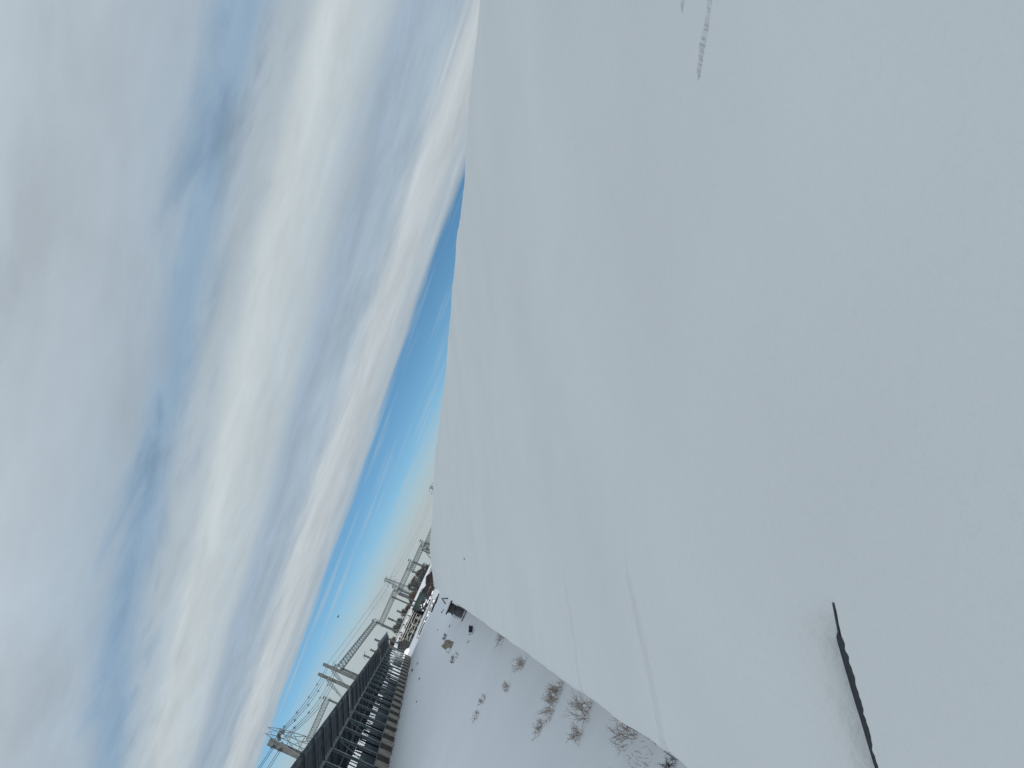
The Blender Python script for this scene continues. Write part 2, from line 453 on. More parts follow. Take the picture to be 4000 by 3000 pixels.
# roofing sheets, two courses, light shows in the joints
SW = 2.775
for course in range(2):
    xa, xb = ((FX, -18.3), (-18.2, BX-.25))[course]
    sm = MB()
    n_ = 6; off = 0 if course == 0 else -.012
    for dzz in (0, .02):
        for kx in (0, 1):
            for j in range(n_+1):
                xx = (xa, xb)[kx]
                sm.v.append((xx-FX, (SW-.035)*j/n_, ROOFZ(xx)+dzz+off+(.03 if j % 2 else 0)))
    q_ = n_+1
    for j in range(n_):
        sm.f += [(j, j+1, q_+j+1, q_+j), (2*q_+j, 3*q_+j, 3*q_+j+1, 2*q_+j+1), (j, 2*q_+j, 2*q_+j+1, j+1), (q_+j, q_+j+1, 3*q_+j+1, 3*q_+j)]
    sm.f += [(0, q_, 3*q_, 2*q_), (n_, 2*q_+n_, 3*q_+n_, q_+n_)]
    me = mesh_of(sm, 'roofing_sheet', sheet_m)
    rnd = random.Random(5+course)
    for i in range(int((SY1-SY0+SW*.5)/SW)):
        yy = SY0-.1+SW*i
        o_ = inst(me, 'roofing_sheet', shed, (FX, yy, rnd.uniform(0, .012)))
        if course == 0 and (99.0 < yy < 101.5 or 163 < yy < 165.5): o_.scale.y = .68; o_.location.y += .85
jb = MB(); jb.bar((-.05, 0, ROOFZ(FX-.05)-.05), (-18.25-FX, 0, ROOFZ(-18.25)-.05), .035, .035, 4); jb_me = mesh_of(jb, 'joint_batten', chord_m)
for i in range(1, int((SY1-SY0)/SW)): inst(jb_me, 'joint_batten', shed, (FX, SY0-.1+SW*i-.02, 0))
for i in range(28):                     # bare batten ends along the far edge
    t_ = MB(); yy = 158+i*1.39
    t_.bar((FX-.4, yy, ROOFZ(FX-.4)-.03), (FX+.75, yy, ROOFZ(FX+.75)-.03), .09, .09, 4)
    t_.build('batten_end', sheet_m, shed)
# low chequered front wall
pl = MB(); pl.box((-.1, 0, -.3), (.1, BAY/2-.03, 1.36)); lp = mesh_of(pl, 'light_panel', panel_l)
pl = MB(); pl.box((-.16, 0, -.3), (.04, BAY/2-.03, 1.33)); dp = mesh_of(pl, 'dark_panel', panel_d)
for py_ in post_ys[:-1]:
    inst(lp, 'wall_panel', shed, (SX+.1, py_+.015, 0)); inst(dp, 'wall_panel', shed, (SX+.1, py_+BAY/2+.015, 0))
m_ = MB(); m_.box((SX-.1, SY0, 1.365), (SX+.24, SY1, 1.42)); m_.build('wall_coping', chord_m, shed)
# dark back wall with an open strip and rails above it
m_ = MB(); m_.box((BX, SY0, -.3), (BX+.12, 176, 2.72)); m_.build('back_wall', sheet_m, shed)
m_ = MB(); m_.box((SX-3.2, SY0, -.3), (SX-.3, 180, .5)); m_.build('bedding', blk_m, shed)
for zz in (2.95, 3.16, 3.37): 
    m_ = MB(); m_.bar((BX+.06, SY0, zz), (BX+.06, SY1, zz), .025); m_.build('rail', blk_m, shed)
rnd = random.Random(3)
bars = MB(); yy = SY0
while yy < SY1:
    bars.bar((BX+.06, yy, 2.7), (BX+.06+rnd.uniform(-.2, .2), yy+rnd.uniform(-.3, .3), 3.75), rnd.uniform(.04, .1)); yy += rnd.uniform(1.1, 2.0)
bars.build('bars', blk_m, shed)
m_ = MB()
for yy in (100.3, 164.6): m_.bar((FX-.1, yy-.1, ROOFZ(FX)-.2), (BX+.1, yy-.1, ROOFZ(BX)-.2), .05)
m_.build('tie_rod', light_m, shed)
# low stones and frozen lumps along the foot of the shed wall
rnd = random.Random(8); mb = MB()
for i in range(150):
    yy = rnd.uniform(60, 190)
    mb.blob((SX+.45+abs(rnd.gauss(0, .25)), yy, .02+ground_z(SX+.5, yy)), (rnd.uniform(.05, .16), rnd.uniform(.1, .3), rnd.uniform(.04, .12)), i, .4, 4, 6)
tag(mb.build('frozen_clods', soil_m), 'dark frozen clods scattered along the foot of the shed wall', 'clods', None, 'stuff')

# grey cabinet by the far end of the shed
cb = empty('utility_cabinet', (-20.3, 203, 0), 'small grey utility cabinet on legs at the far end of the shed', 'cabinet')
m_ = MB(); m_.box((-21.3, 202.4, 1.2), (-19.2, 203.6, 3.4)); m_.build('case', grey_m, cb)
for ax_ in (-21.15, -19.35):
    m_ = MB(); m_.box((ax_-.08, 202.9, -.1), (ax_+.08, 203.1, 1.2)); m_.build('leg', blk_m, cb)
m_ = MB(); m_.box((-21.4, 202.3, 3.4), (-19.1, 203.7, 3.55)); m_.build('snow_cap', snow_m, cb)

# ------------------------------------------------------------------ power line behind the shed
def strut_lattice(mb_, A, B, wdt, hgt, nseg, r, rz):
    A, B = Vector(A), Vector(B); d = (B-A).normalized()
    s_ = d.cross(Vector((0, 0, 1))).normalized()*wdt/2; u_ = Vector((0, 0, 1))*hgt
    cs = [A+s_, A-s_, A+s_-u_, A-s_-u_]; D = B-A
    for c in cs: mb_.bar(c, c+D, r)
    for i in range(nseg):
        f0, fm, f1 = i/nseg, (i+.5)/nseg, (i+1)/nseg
        for k in (0, 1):
            mb_.bar(cs[k+2]+D*f0, cs[k]+D*fm, rz); mb_.bar(cs[k]+D*fm, cs[k+2]+D*f1, rz)
        mb_.bar(cs[0]+D*f0, cs[1]+D*fm, rz); mb_.bar(cs[2]+D*f0, cs[3]+D*fm, rz)
def poletop(px, py, z):
    d = ray(px, py); k_ = (z-4)/d.z; return CAM+d*k_
P1, P2, PA = poletop(1262, 2594, 18.1), poletop(1243, 2632, 18.1), poletop(1050, 2897, 17.6)
def conc_pole(P, r0, r1, name, label, br_):
    e = empty(name, (P.x, P.y, 0), label, 'utility pole', 'concrete poles behind the shed')
    m1 = MB(); m1.bar((P.x, P.y, -.5), (P.x, P.y, P.z), r0, r1, 10); shaft = m1.build('shaft', conc_m, e)
    for zz in br_: MB().bar((P.x, P.y, zz-.1), (P.x, P.y, zz+.1), r1+.16, r1+.16, 8).build('clamp_band', steel_m, e).parent = shaft
    return e
e1 = conc_pole(P1, .48, .36, 'concrete_pole', 'round concrete pole, right one of the pair with drooping jumper wires', (P1.z-6.6, P1.z-2.4, P1.z-.9))
e2 = conc_pole(P2, .48, .36, 'concrete_pole', 'round concrete pole, left one of the pair with drooping jumper wires', (P2.z-6.4, P2.z-2.6, P2.z-.9))
ea = conc_pole(PA, .74, .66, 'concrete_pole', 'thick tan concrete pole beside the pointed steel mast', (PA.z-2.2, PA.z-.8))
along = (P1-P2).normalized()
m1 = MB(); m1.bar(P1+Vector((0, 0, -2.4)), P1+Vector((0, 0, -2.0))+R0*1.6, .07); m1.build('side_arm', steel_m, e1)
def droop(a, b, sag, n=10):
    return [a.lerp(b, i/n)+Vector((0, 0, -sag*4*(i/n)*(1-i/n))) for i in range(n+1)]
for e_, P in ((e1, P1), (e2, P2)):
    m1 = MB()
    for k in range(3):
        a = P+Vector((0, 0, -2.3-.2*k))-R0*.5; b = P+Vector((0, 0, -6.2-.5*k))-R0*(2.3+.4*k)
        m1.path(droop(a, b, -.7+.5*k), .045)
    m1.bar(P+Vector((0, 0, -2.5)), P+Vector((0, 0, -7.5))-R0*2.8, .06)
    m1.build('jumper_wire', wire_m, e_)
# steel mast with two horns next to the thick pole
MT = poletop(1085, 2868, 16.6); mast = empty('steel_mast', (MT.x, MT.y, 0), 'dark lattice steel mast with two pointed horns beside the tan pole', 'mast', None)
rt = R0; ft = Vector((R0.y, -R0.x, 0))
lgs = [MT+rt*sx*.7+ft*sy*.7 for sx in (-1, 1) for sy in (-1, 1)]
ftm = [Vector((MT.x, MT.y, -.3))+rt*sx*2.1+ft*sy*2.1 for sx in (-1, 1) for sy in (-1, 1)]
for a, b in zip(ftm, lgs): MB().bar(a, b, .11, .08).build('leg', steel_m, mast)
m1 = MB()
for i in range(6):
    f0, f1 = 1-i*.13, 1-(i+1)*.13
    for a, b in ((0, 1), (1, 3), (3, 2), (2, 0)):
        m1.bar(ftm[a].lerp(lgs[a], f0), ftm[b].lerp(lgs[b], f1), .05); m1.bar(ftm[a].lerp(lgs[a], f0), ftm[b].lerp(lgs[b], f0), .05)
m1.build('lattice_bracing', steel_m, mast)
for sx in (-1, 1):
    m1 = MB(); tip = MT+rt*(sx*.6-.2)+Vector((0, 0, 2.0))
    m1.bar(lgs[0 if sx < 0 else 2], tip, .08, .05); m1.bar(lgs[1 if sx < 0 else 3], tip, .08, .05); m1.bar(lgs[1 if sx > 0 else 2], tip, .06, .05)
    m1.build('horn', steel_m, mast)
m1 = MB()
for k in range(7): m1.blob(MT+rt*(-.6+.22*k)+Vector((0, 0, -.55+.22*k-.04*k*k)), (.33, .33, .30), k, .3, 5, 8)
m1.build('insulator_cluster', insul_m, mast)
# conductors
def wire(a, b, sag, r, spac, name, label, group):
    e_ = empty(name, a, label, 'wire', group)
    pts = droop(a, b, sag, 16)
    strand = MB().path(pts, r, 4).build('strand', wire_m, e_)
    for f in spac:
        c = a.lerp(b, f)+Vector((0, 0, -sag*4*f*(1-f)))
        m2 = MB(); m2.bar(c-R0*.32, c+R0*.32, .07); m2.bar(c-Vector((0, 0, .28)), c+Vector((0, 0, .28)), .07); under(m2.build('spacer', wire_m, e_), strand)
PB = PA+Vector((-9.0, -62, 1.2))
offs = [(-1.0, 0), (-1.45, .35), (-1.9, .6), (-3.0, 0), (-3.5, .35), (-4.0, .6)]
names = ['topmost', 'second', 'third', 'fourth', 'fifth', 'lowest']
for k, (dz_, sx) in enumerate(offs):
    sp = [(.18, .42, .68, .9), (), (.3, .55, .8), (.12, .36, .62, .86), (), ()][k]
    a2 = P2+Vector((0, 0, dz_))+R0*sx*.6; aA = MT+Vector((0, 0, .7+dz_*.62))+R0*(sx*.5)
    wire(a2, aA, .55+.12*k, .045, sp, 'overhead_wire', f'{names[k]} of the six conductors from the paired poles to the mast', 'conductors from the paired poles to the mast')
    if k in (0, 1, 3, 4):
        a1 = P1+Vector((0, 0, dz_+.1))+R0*sx*.6
        wire(a1, a2, .02, .05, (), 'overhead_wire', f'short {names[k]} conductor between the two paired poles', 'short conductors between the paired poles')
    if k in (0, 1, 3, 4):
        aS = PA+Vector((0, 0, -.4+dz_*.62))
        wire(aS, PB+Vector((0, 0, dz_*.62))+R0*sx, .9, .05, (.02,), 'overhead_wire', f'{names[k]} conductor leaving the tan pole towards the lower frame edge', 'conductors leaving the tan pole')

# ------------------------------------------------------------------ far switchyard gantries
def gantry(pl_, pr_, zt, label, left_col=True, right_col=True, nseg=14, hmin=2.0):
    dl, dr = ray(*pl_), ray(*pr_)
    A = CAM+dl*((zt-4)/dl.z); B = CAM+dr*((zt-4)/dr.z)
    e_ = empty('switchyard_gantry', ((A.x+B.x)/2, (A.y+B.y)/2, 0), label, 'gantry', 'steel gantries of the far switchyard')
    sc_ = (A.length+B.length)/2/300
    m2 = MB(); strut_lattice(m2, A, B, 1.3*sc_, 1.75*sc_, nseg, .12*sc_, .075*sc_); m2.build('lattice_beam', far_m, e_)
    for flag, P in ((left_col, A.lerp(B, .03)), (right_col, A.lerp(B, .97))):
        if flag:
            m2 = MB(); m2.bar((P.x, P.y, -.3), (P.x, P.y, P.z-1.2*sc_), .42*sc_, .36*sc_, 6); m2.build('column', far_m, e_)
            m2 = MB(); m2.bar((P.x-.5*sc_, P.y, P.z+.6*sc_), (P.x+.5*sc_, P.y, P.z+.6*sc_), .3*sc_); m2.build('cap', far_m, e_)
    return e_
gantry((1196, 2892), (1272, 2722), 17, 'lattice gantry beam ending on one column between the mast and the paired poles', False, True, 16)
gantry((1310, 2612), (1463, 2421), 17, 'long lattice gantry rising just right of the paired concrete poles', True, True, 22)
gantry((1476, 2440), (1543, 2290), 17, 'lattice gantry whose right end meets the tall pylon', True, True, 18)
gantry((1547, 2314), (1604, 2186), 17, 'lattice gantry directly right of the tall pylon', True, True, 16)
gantry((1597, 2229), (1649, 2111), 17, 'lattice gantry above the dark tree clump, nearer the roof ridge', True, True, 16)
gantry((1651, 2139), (1700, 2025), 17, 'lattice gantry disappearing behind the snowy roof ridge', True, True, 16)

# tall pylon
def pylon(pt, dist, label, wtop, wbase, arms):
    d = ray(*pt); k_ = dist/d.y; T = CAM+d*k_
    e_ = empty('lattice_pylon', (T.x, T.y, 0), label, 'pylon', 'transmission pylons')
    rr_ = R0; ff_ = Vector((R0.y, -R0.x, 0))
    def corner(f, i):
        w_ = (wbase*(1-f)**1.2+wtop*(1-(1-f)**1.2))/2
        return Vector((T.x, T.y, T.z*f))+rr_*w_*(1 if i in (0, 1) else -1)+ff_*w_*(1 if i in (0, 2) else -1)
    s_ = dist/600
    fs = [0, .18, .34, .48, .6, .7, .78, .85, .92, 1.0]
    for i in range(4): MB().path([corner(f, i) for f in fs], .15*s_).build('leg', far_m, e_)
    m2 = MB()
    for f0, f1 in zip(fs, fs[1:]):
        for a, b in ((0, 1), (1, 3), (3, 2), (2, 0)):
            m2.bar(corner(f0, a), corner(f1, b), .08*s_); m2.bar(corner(f0, b), corner(f1, a), .08*s_); m2.bar(corner(f1, a), corner(f1, b), .08*s_)
    m2.build('lattice_bracing', far_m, e_)
    for f, ln_ in arms:
        c = Vector((T.x, T.y, T.z*f)); m2 = MB()
        for sg in (-1, 1):
            tip = c+rr_*sg*ln_
            m2.bar(c+Vector((0, 0, .9*s_)), tip, .1*s_); m2.bar(c-Vector((0, 0, .4*s_)), tip, .1*s_); m2.bar(tip, tip-Vector((0, 0, 1.4*s_)), .09*s_)
        m2.build('crossarm', far_m, e_)
    return T
pylon((1503, 2262), 560, 'tall lattice pylon standing behind the gantries above the brown reeds', 1.7, 5.2, ((.98, 2.6), (.88, 4.0), (.78, 3.2)))
TF = pylon((1681, 1902), 620, 'distant lattice pylon whose top peeks over the snowy roof ridge', 1.6, 6, ((.985, 3.6), (.9, 5.0)))
for k, (dzz, nm) in enumerate(((0, 'upper'), (-1.2, 'lower'))):
    wire(TF+Vector((0, 0, -1-1.5*k))-R0*3.0, P1+Vector((0, 0, -.8+dzz)), 5.0, .035, (), 'overhead_wire', f'{nm} of the two thin wires running to the distant pylon', 'thin wires to the distant pylon')

# switchyard posts with caps
for i, (t_, b_, lb) in enumerate([
    ((1552, 2386), (1574, 2396), 'short capped post left of the pylon above the grey scrub'),
    ((1517, 2415), (1550, 2428), 'capped post with a collar right of the twin gantry columns'),
    ((1508, 2491), (1524, 2498), 'stubby capped post beside the orange reeds'),
    ((1465, 2498), (1520, 2520), 'tall capped post with a curved wire above the orange reeds'),
    ((1448, 2538), (1470, 2549), 'capped post just above the far shed edge'),
    ((1422, 2560), (1450, 2574), 'post with hooked arm just above the far shed edge'),
    ((1532, 2331), (1590, 2360), 'post with a small crossbar left of the pylon foot'),
    ((1556, 2320), (1596, 2338), 'slim post close beside the pylon foot')]):
    dd_ = ray(*t_); P = CAM+dd_*(330/dd_.y)
    e_ = empty('switch_post', (P.x, P.y, 0), lb, 'post', 'slim posts of the far switchyard')
    MB().bar((P.x, P.y, -.2), (P.x, P.y, P.z), .36, .30, 6).build('shaft', far_m, e_)
    m2 = MB()
    for kz in (0, .9, 1.8): m2.bar((P.x, P.y, P.z-kz-.2), (P.x, P.y, P.z-kz+.2), .55, .45, 8)
    m2.build('insulator', insul_m, e_)
    if i in (5, 6): MB().path([P+R0*-1.4+Vector((0, 0, -1.6)), P+R0*-1.0+Vector((0, 0, -.3)), P+R0*1.0, P+R0*1.5+Vector((0, 0, .5))], .1).build('arm', far_m, e_)
P = at_y(1667, 2156, 300)
e_ = empty('braced_pole', (P.x, P.y, 0), 'dark pole with a slanting brace rising behind the roof ridge', 'pole')
MB().bar((P.x, P.y, -.2), (P.x, P.y, at_y(1646, 2149, 300).z), .35, .3, 6).build('shaft', far_m, e_)
a_ = at_y(1664, 2158, 300); MB().bar((a_.x, a_.y, a_.z), (a_.x-4.5, a_.y, 0), .22, .22).build('brace', far_m, e_)
P = at_y(1660, 2138, 305)
e_ = empty('braced_pole', (P.x, P.y, 0), 'twin dark poles with a wedge bracket peeking over the roof ridge', 'pole')
for dx_ in (-.6, .7): MB().bar((P.x+dx_, P.y, -.2), (P.x+dx_, P.y, P.z+.6+dx_*.4), .28, .25, 6).build('shaft', far_m, e_)
MB().bar((P.x-.5, P.y, 4.6), (P.x+3.0, P.y, 6.4), .45, .12).build('bracket', far_m, e_)

# ------------------------------------------------------------------ bank, reeds and trees beyond the yard
mb = MB()
prof = [(318, -.2), (330, 2.4), (340, 5.0), (343, 5.5), (350, 5.5), (360, 3.5), (380, -.2)]
xsb = [-160+6*i for i in range(70)]
for xx in xsb:
    for (yy, zz) in prof: mb.v.append((xx, yy, zz*(1+.06*fbm(xx*.05, yy*.1, 2, 3))+(.25*fbm(xx*.2, yy*.2, 4, 3) if zz > 0 else 0)))
n_ = len(prof)
for i in range(len(xsb)-1):
    for j in range(n_-1): mb.f.append((i*n_+j, (i+1)*n_+j, (i+1)*n_+j+1, i*n_+j+1))
tag(mb.build('embankment', gsnow_m, None, True), 'low snow topped bank behind the yard', None, None, 'structure')

def stems(x0, x1, yy, z0, h, n, m, name, label, seed, r=.05, kind='stuff', dy=6):
    rn = random.Random(seed); mb_ = MB()
    for i in range(n):
        xx = rn.uniform(x0, x1); y2 = yy+rn.uniform(-dy, dy)
        hh = h*(.55+.45*rn.random())*(.75+.5*noise.noise(Vector((xx*.3, seed, 0))))
        mb_.bar((xx, y2, z0), (xx+rn.gauss(0, .35), y2+rn.gauss(0, .2), z0+hh), r*rn.uniform(.7, 1.4), r*.4, 3)
    return tag(mb_.build(name, m), label, None, None, kind)
def xr(px, py, yy): return at_y(px, py, yy).x
stems(xr(1500, 2555, 352), xr(1535, 2490, 352), 352, 4.8, 3.8, 900, reed_m, 'reed_bed', 'orange brown reed bed above the far end of the shed', 11, .11)
stems(xr(1607, 2395, 352), xr(1640, 2322, 352), 352, 4.8, 4.0, 1000, reed_m, 'reed_bed', 'brown reed bed left of the pylon foot', 12, .11)
stems(xr(1520, 2520, 335), xr(1680, 2200, 335), 331, 2.0, 2.9, 6500, bark_m, 'scrub', 'dark low scrub on the front of the snow bank', 13, .15)
stems(xr(1515, 2530, 338), xr(1680, 2200, 338), 338, 3.4, 1.5, 3000, crown_m, 'scrub', 'dark brushwood along the top edge of the snow bank', 15, .10, dy=1.5)
stems(xr(1532, 2495, 298), xr(1600, 2360, 298), 298, -.1, 3.6, 2600, bark_m, 'scrub', 'dark scrub filling the gaps behind the pale pipe bridge', 16, .09, dy=3)
stems(-33, 12, 318, -.1, 2.6, 4200, crown_m, 'scrub', 'grey tangled scrub behind the yard clutter', 14, .09)

def tree(P, h, wdt, label, seed, dens=260):
    rn = random.Random(seed)
    e_ = empty('bare_tree', P, label, 'tree', 'leafless trees behind the snow bank')
    P = Vector(P); tr = MB(); cr = MB()
    tr.bar(P-Vector((0, 0, .5)), P+Vector((0, 0, h*.45)), .28, .16, 6)
    for i in range(9):
        a = rn.uniform(0, 6.28); z_ = h*rn.uniform(.25, .5)
        st = P+Vector((0, 0, z_)); en = st+Vector((math.cos(a)*wdt*.33, math.sin(a)*wdt*.33, h*rn.uniform(.2, .4)))
        tr.bar(st, en, .11, .05, 4)
    tr.build('trunk', bark_m, e_)
    for i in range(dens):
        a = rn.uniform(0, 6.28); u = rn.random()**.5; zz = rn.uniform(.28, .96)
        prof_ = math.sin(math.pi*min(1, max(0, (zz-.18)/.85)))**.6*(1+.35*noise.noise(Vector((a*1.2, zz*4, seed))))
        c = P+Vector((math.cos(a)*wdt*.5*u*prof_, math.sin(a)*wdt*.5*u*prof_, h*zz))
        for k in range(4):
            d = Vector((rn.gauss(0, .5), rn.gauss(0, .5), rn.gauss(.55, .4))).normalized()*rn.uniform(.5, 1.2)
            cr.bar(c, c+d, .07, .02, 3)
    cr.build('crown', crown_m, e_)
for i, (px, py, h, wd, lb) in enumerate([
    (1662, 2222, 7.0, 6.0, 'bare tree nearest the roof ridge, at the thin end of the clump'), (1650, 2246, 8.2, 5.5, 'bare tree second from the roof ridge in the dark clump'),
    (1638, 2275, 8.8, 6.0, 'tall rounded bare tree in the middle of the dark clump'), (1630, 2298, 9.4, 6.0, 'tallest bare tree, just right of the pylon foot'),
    (1585, 2395, 7.2, 4.5, 'small bare tree left of the brown reeds behind the short capped post'), (1564, 2432, 7.2, 5.0, 'bare tree behind the pale pipe bridge, right of two'), (1552, 2456, 7.6, 5.0, 'bare tree behind the pale pipe bridge, left of two')]):
    P = at_y(px, py, 366); tree((P.x, 366, 1.5), h, wd, lb, 40+i, 300)

# ------------------------------------------------------------------ yard clutter beyond the sunlit snow
YD = 290
def yp(px, py, yy=YD): return at_y(px, py, yy)
# pale pipe bridge
A, B = yp(1532, 2490), yp(1590, 2385)
zb = 5.6
pb_ = empty('pipe_bridge', ((A.x+B.x)/2, YD, 0), 'pale steel lattice pipe bridge over racks of switchgear', 'pipe bridge')
m2 = MB(); strut_lattice(m2, (A.x, YD, zb), (B.x+.8, YD, zb), 1.6, 1.7, 8, .13, .09); m2.build('lattice_beam', light_m, pb_)
for f in (.03, .36, .68, .97):
    xx = A.x+(B.x+.8-A.x)*f
    for sy in (-.7, .7): MB().bar((xx, YD+sy, -.2), (xx, YD+sy, zb-1.7), .13, .13).build('column', far_m, pb_)
m2 = MB()
for zz in (1.0, 2.3, 3.2): m2.bar((A.x+.3, YD-.72, zz), (B.x+.5, YD-.72, zz), .1)
m2.bar((A.x+4.2, YD-.7, 1.0), (A.x+8, YD-.7, 3.2), .07); m2.bar((A.x+4.2, YD-.7, 3.2), (A.x+8, YD-.7, 1.0), .07)
m2.bar((A.x+.4, YD-.7, 1.0), (A.x+4.2, YD-.7, 3.2), .07)
m2.build('cross_beam', light_m, pb_)
rn = random.Random(21)
ORD = ['leftmost', 'second', 'third', 'fourth', 'fifth', 'sixth', 'seventh', 'eighth', 'ninth', 'tenth', 'rightmost']
for i in range(11):
    xx = A.x+.6+(i+.25+.5*rn.random())/11*(B.x-A.x); zz = rn.choice((0, 1.05, 2.35)); hh = rn.uniform(.6, 1.3)
    kind = i % 3
    e_ = empty('switchgear_unit', (xx, YD+rn.uniform(.9, 2.2), zz), f'{ORD[i]} small switchgear unit' + (' from the left' if 0 < i < 10 else '') + ' in the pale pipe bridge frame', 'switchgear', 'switchgear units in the pipe bridge frame')
    L_ = e_.location
    m2 = MB(); m2.box((L_.x-.45, L_.y-.4, 0), (L_.x+.45, L_.y+.4, zz+hh)); m2.build('case', (grey_m, far_m, blk_m)[kind], e_)
    m2 = MB(); m2.blob((L_.x, L_.y, zz+hh+.03), (.46, .42, .09), i, .3, 5, 8); m2.build('snow_cap', snow_m, e_)
# dark transformers and snow heaps left of the bridge
for i, (px, py, wx, hh, lb) in enumerate([(1578, 2512, 2.6, 3.0, 'dark transformer block left of the pipe bridge, the larger one'), (1566, 2532, 1.8, 2.4, 'dark transformer block left of the pipe bridge, the smaller one')]):
    P = yp(px, py); e_ = empty('transformer', (P.x, YD, 0), lb, 'transformer', 'transformers left of the pipe bridge')
    m2 = MB(); m2.box((P.x-wx/2, YD-.8, .3), (P.x+wx/2, YD+.8, hh)); tank = m2.build('tank', blk_m, e_)
    for k in range(6): 
        xx = P.x-wx/2+.2+k*(wx-.4)/5; m2 = MB(); m2.box((xx-.05, YD-1.15, .5), (xx+.05, YD-.8, hh-.3)); under(m2.build('fin', far_m, e_), tank)
    for k in range(3): m2 = MB(); m2.bar((P.x-wx*.3+k*wx*.3, YD, hh), (P.x-wx*.3+k*wx*.3, YD, hh+.9), .16, .08, 6); under(m2.build('bushing', insul_m, e_), tank)
    m2 = MB(); m2.box((P.x-wx/2+.1, YD-.6, -.1), (P.x+wx/2-.1, YD+.6, .3)); m2.build('base', conc_m, e_)
for i, (px, py, rx_, rz_, lb) in enumerate([(1581, 2546, 1.6, 1.0, 'rounded snow heap between the transformers and the shed end'), (1574, 2564, 1.5, .8, 'rounded snow heap touching the far end of the shed')]):
    P = at_y(px, py, 262); tag(rebase(MB().blob((P.x, 262, .3), (rx_, 1.5, rz_), 30+i, .2, 8, 14).build('snow_heap', snow_m, None, True)), lb, 'snow heap', 'snow heaps by the shed end')
for i, (px, py, hh) in enumerate([(1556, 2548, 4.2), (1545, 2565, 3.6), (1571, 2556, 3.0)]):
    P = yp(px, py, 285); e_ = empty('pipe_goalpost', (P.x, 285, 0), ('leaning pipe frame above the snow heaps', 'pipe frame close to the grey cabinet', 'low pipe frame between the snow heaps')[i], 'frame', 'pipe frames by the snow heaps')
    for sx in (-1, 1): MB().bar((P.x+sx*1.1, 285, -.1), (P.x+sx*.9, 285, hh), .1).build('upright', far_m, e_)
    MB().bar((P.x-1.0, 285, hh), (P.x+1.0, 285, hh), .1).build('crossbar', far_m, e_)
    MB().bar((P.x-1.05, 285, .3), (P.x+.95, 285, hh-.1), .07).build('brace', far_m, e_)
# green tarpaulin over dark machinery
P = yp(1646, 2352, 285)
tr_ = empty('covered_trailer', (P.x, 285, 0), 'dark trailer of machinery under a rounded green tarpaulin', 'trailer')
m2 = MB(); n_ = 10; W_, Lg = 1.5, 3.2
for k, sx in enumerate((-Lg, -Lg*.86, Lg*.86, Lg)):
    sc_ = .62 if k in (0, 3) else 1
    for j in range(n_+1):
        a = math.pi*j/n_; m2.v.append((P.x+sx, 285-W_*math.cos(a)*sc_, 2.6+1.9*math.sin(a)*sc_**.5*(1+.05*math.sin(k*2+j))))
for k in range(3):
    for j in range(n_): q0 = k*(n_+1)+j; m2.f.append((q0, q0+1, q0+n_+2, q0+n_+1))
m2.f += [tuple(range(n_+1))[::-1], tuple(range(3*(n_+1), 4*(n_+1)))]
m2.build('tarpaulin', green_m, tr_, True)
m2 = MB(); m2.box((P.x-2.9, 284, .9), (P.x+2.9, 286, 2.62)); m2.build('load_bed', blue_m, tr_)
for sx in (-1.9, -.3, 1.9):
    for sy in (-1, 1): MB().disc((P.x+sx, 285+sy*1.05, .55), (0, 1, 0), .58, .3, 16).build('wheel', blk_m, tr_)
rn = random.Random(4)
for i in range(9): MB().blob((P.x+rn.uniform(-3, 3.2), 283.6+rn.uniform(-.3, .2), rn.uniform(.5, 2.4)), (rn.uniform(.3, .6), .4, rn.uniform(.2, .5)), i, .5, 5, 8).build('machine_part', blk_m, tr_)
for i in range(6): MB().blob((P.x+rn.uniform(-2.8, 2.8), 283.25, rn.uniform(.8, 2.3)), (rn.uniform(.15, .4), .15, rn.uniform(.1, .25)), i, .5, 5, 8).build('snow_patch', snow_m, tr_)
# leaning timber / brush heap right of the trailer
P = yp(1668, 2290, 285); rn = random.Random(9)
hp = empty('brush_heap', (P.x, 285, 0), 'tangled dark brush heap with snow, between the trailer and the roof ridge', 'brush heap')
m2 = MB()
for i in range(420):
    xx = P.x+rn.uniform(-6, 9); c = Vector((xx, 285+rn.uniform(-2, 2), rn.uniform(0, 2.8)))
    d = Vector((rn.gauss(0, 1), rn.gauss(0, .6), rn.gauss(.3, .6))).normalized()*rn.uniform(.6, 1.8); m2.bar(c, c+d, .08, .03, 3)
m2.build('branches', bark_m, hp)
for i in range(12):
    MB().blob((P.x+rn.uniform(-6, 9), 283.2+rn.uniform(-.4, .6), rn.uniform(.2, 2.3)), (rn.uniform(.3, .8), .5, rn.uniform(.12, .3)), i, .5, 5, 8).build('snow_patch', snow_m, hp)

# fallen lattice boom on the sunlit snow
A, B = at_z(1627, 2492, .2), at_z(1700, 2342, .2); A.y = B.y = 203; A.x = at_y(1627, 2492, 203).x; B.x = at_y(1700, 2342, 203).x
bm_ = empty('fallen_boom', ((A.x+B.x)/2, 203, 0), 'dark lattice boom lying across the sunlit snow', 'lattice boom')
rn = random.Random(2)
def wob(f, s_): return Vector((0, .5*math.sin(f*7+s_), .1*math.sin(f*9+s_*2)))
for s_, (oy, oz) in enumerate(((-.55, .18), (.55, .2), (0, .75))):
    m2 = MB(); pts = [A.lerp(B, i/14) for i in range(15)]
    m2.path([Vector((pp.x, pp.y+oy*1.6, oz*(.55+.45*min(1, i/5))+.05*math.sin(i*2+s_))) for i, pp in enumerate(pts)], .10); m2.build('chord', rust_m, bm_)
m2 = MB()
for i in range(16):
    x0_, x1_ = A.lerp(B, .12+i/18).x, A.lerp(B, .12+(i+.8)/18).x
    m2.bar((x0_, 202.1, .2), (x1_, 203, .75), .06); m2.bar((x1_, 203, .75), (x0_, 203.9, .2), .06)
m2.build('lattice_bracing', rust_m, bm_)
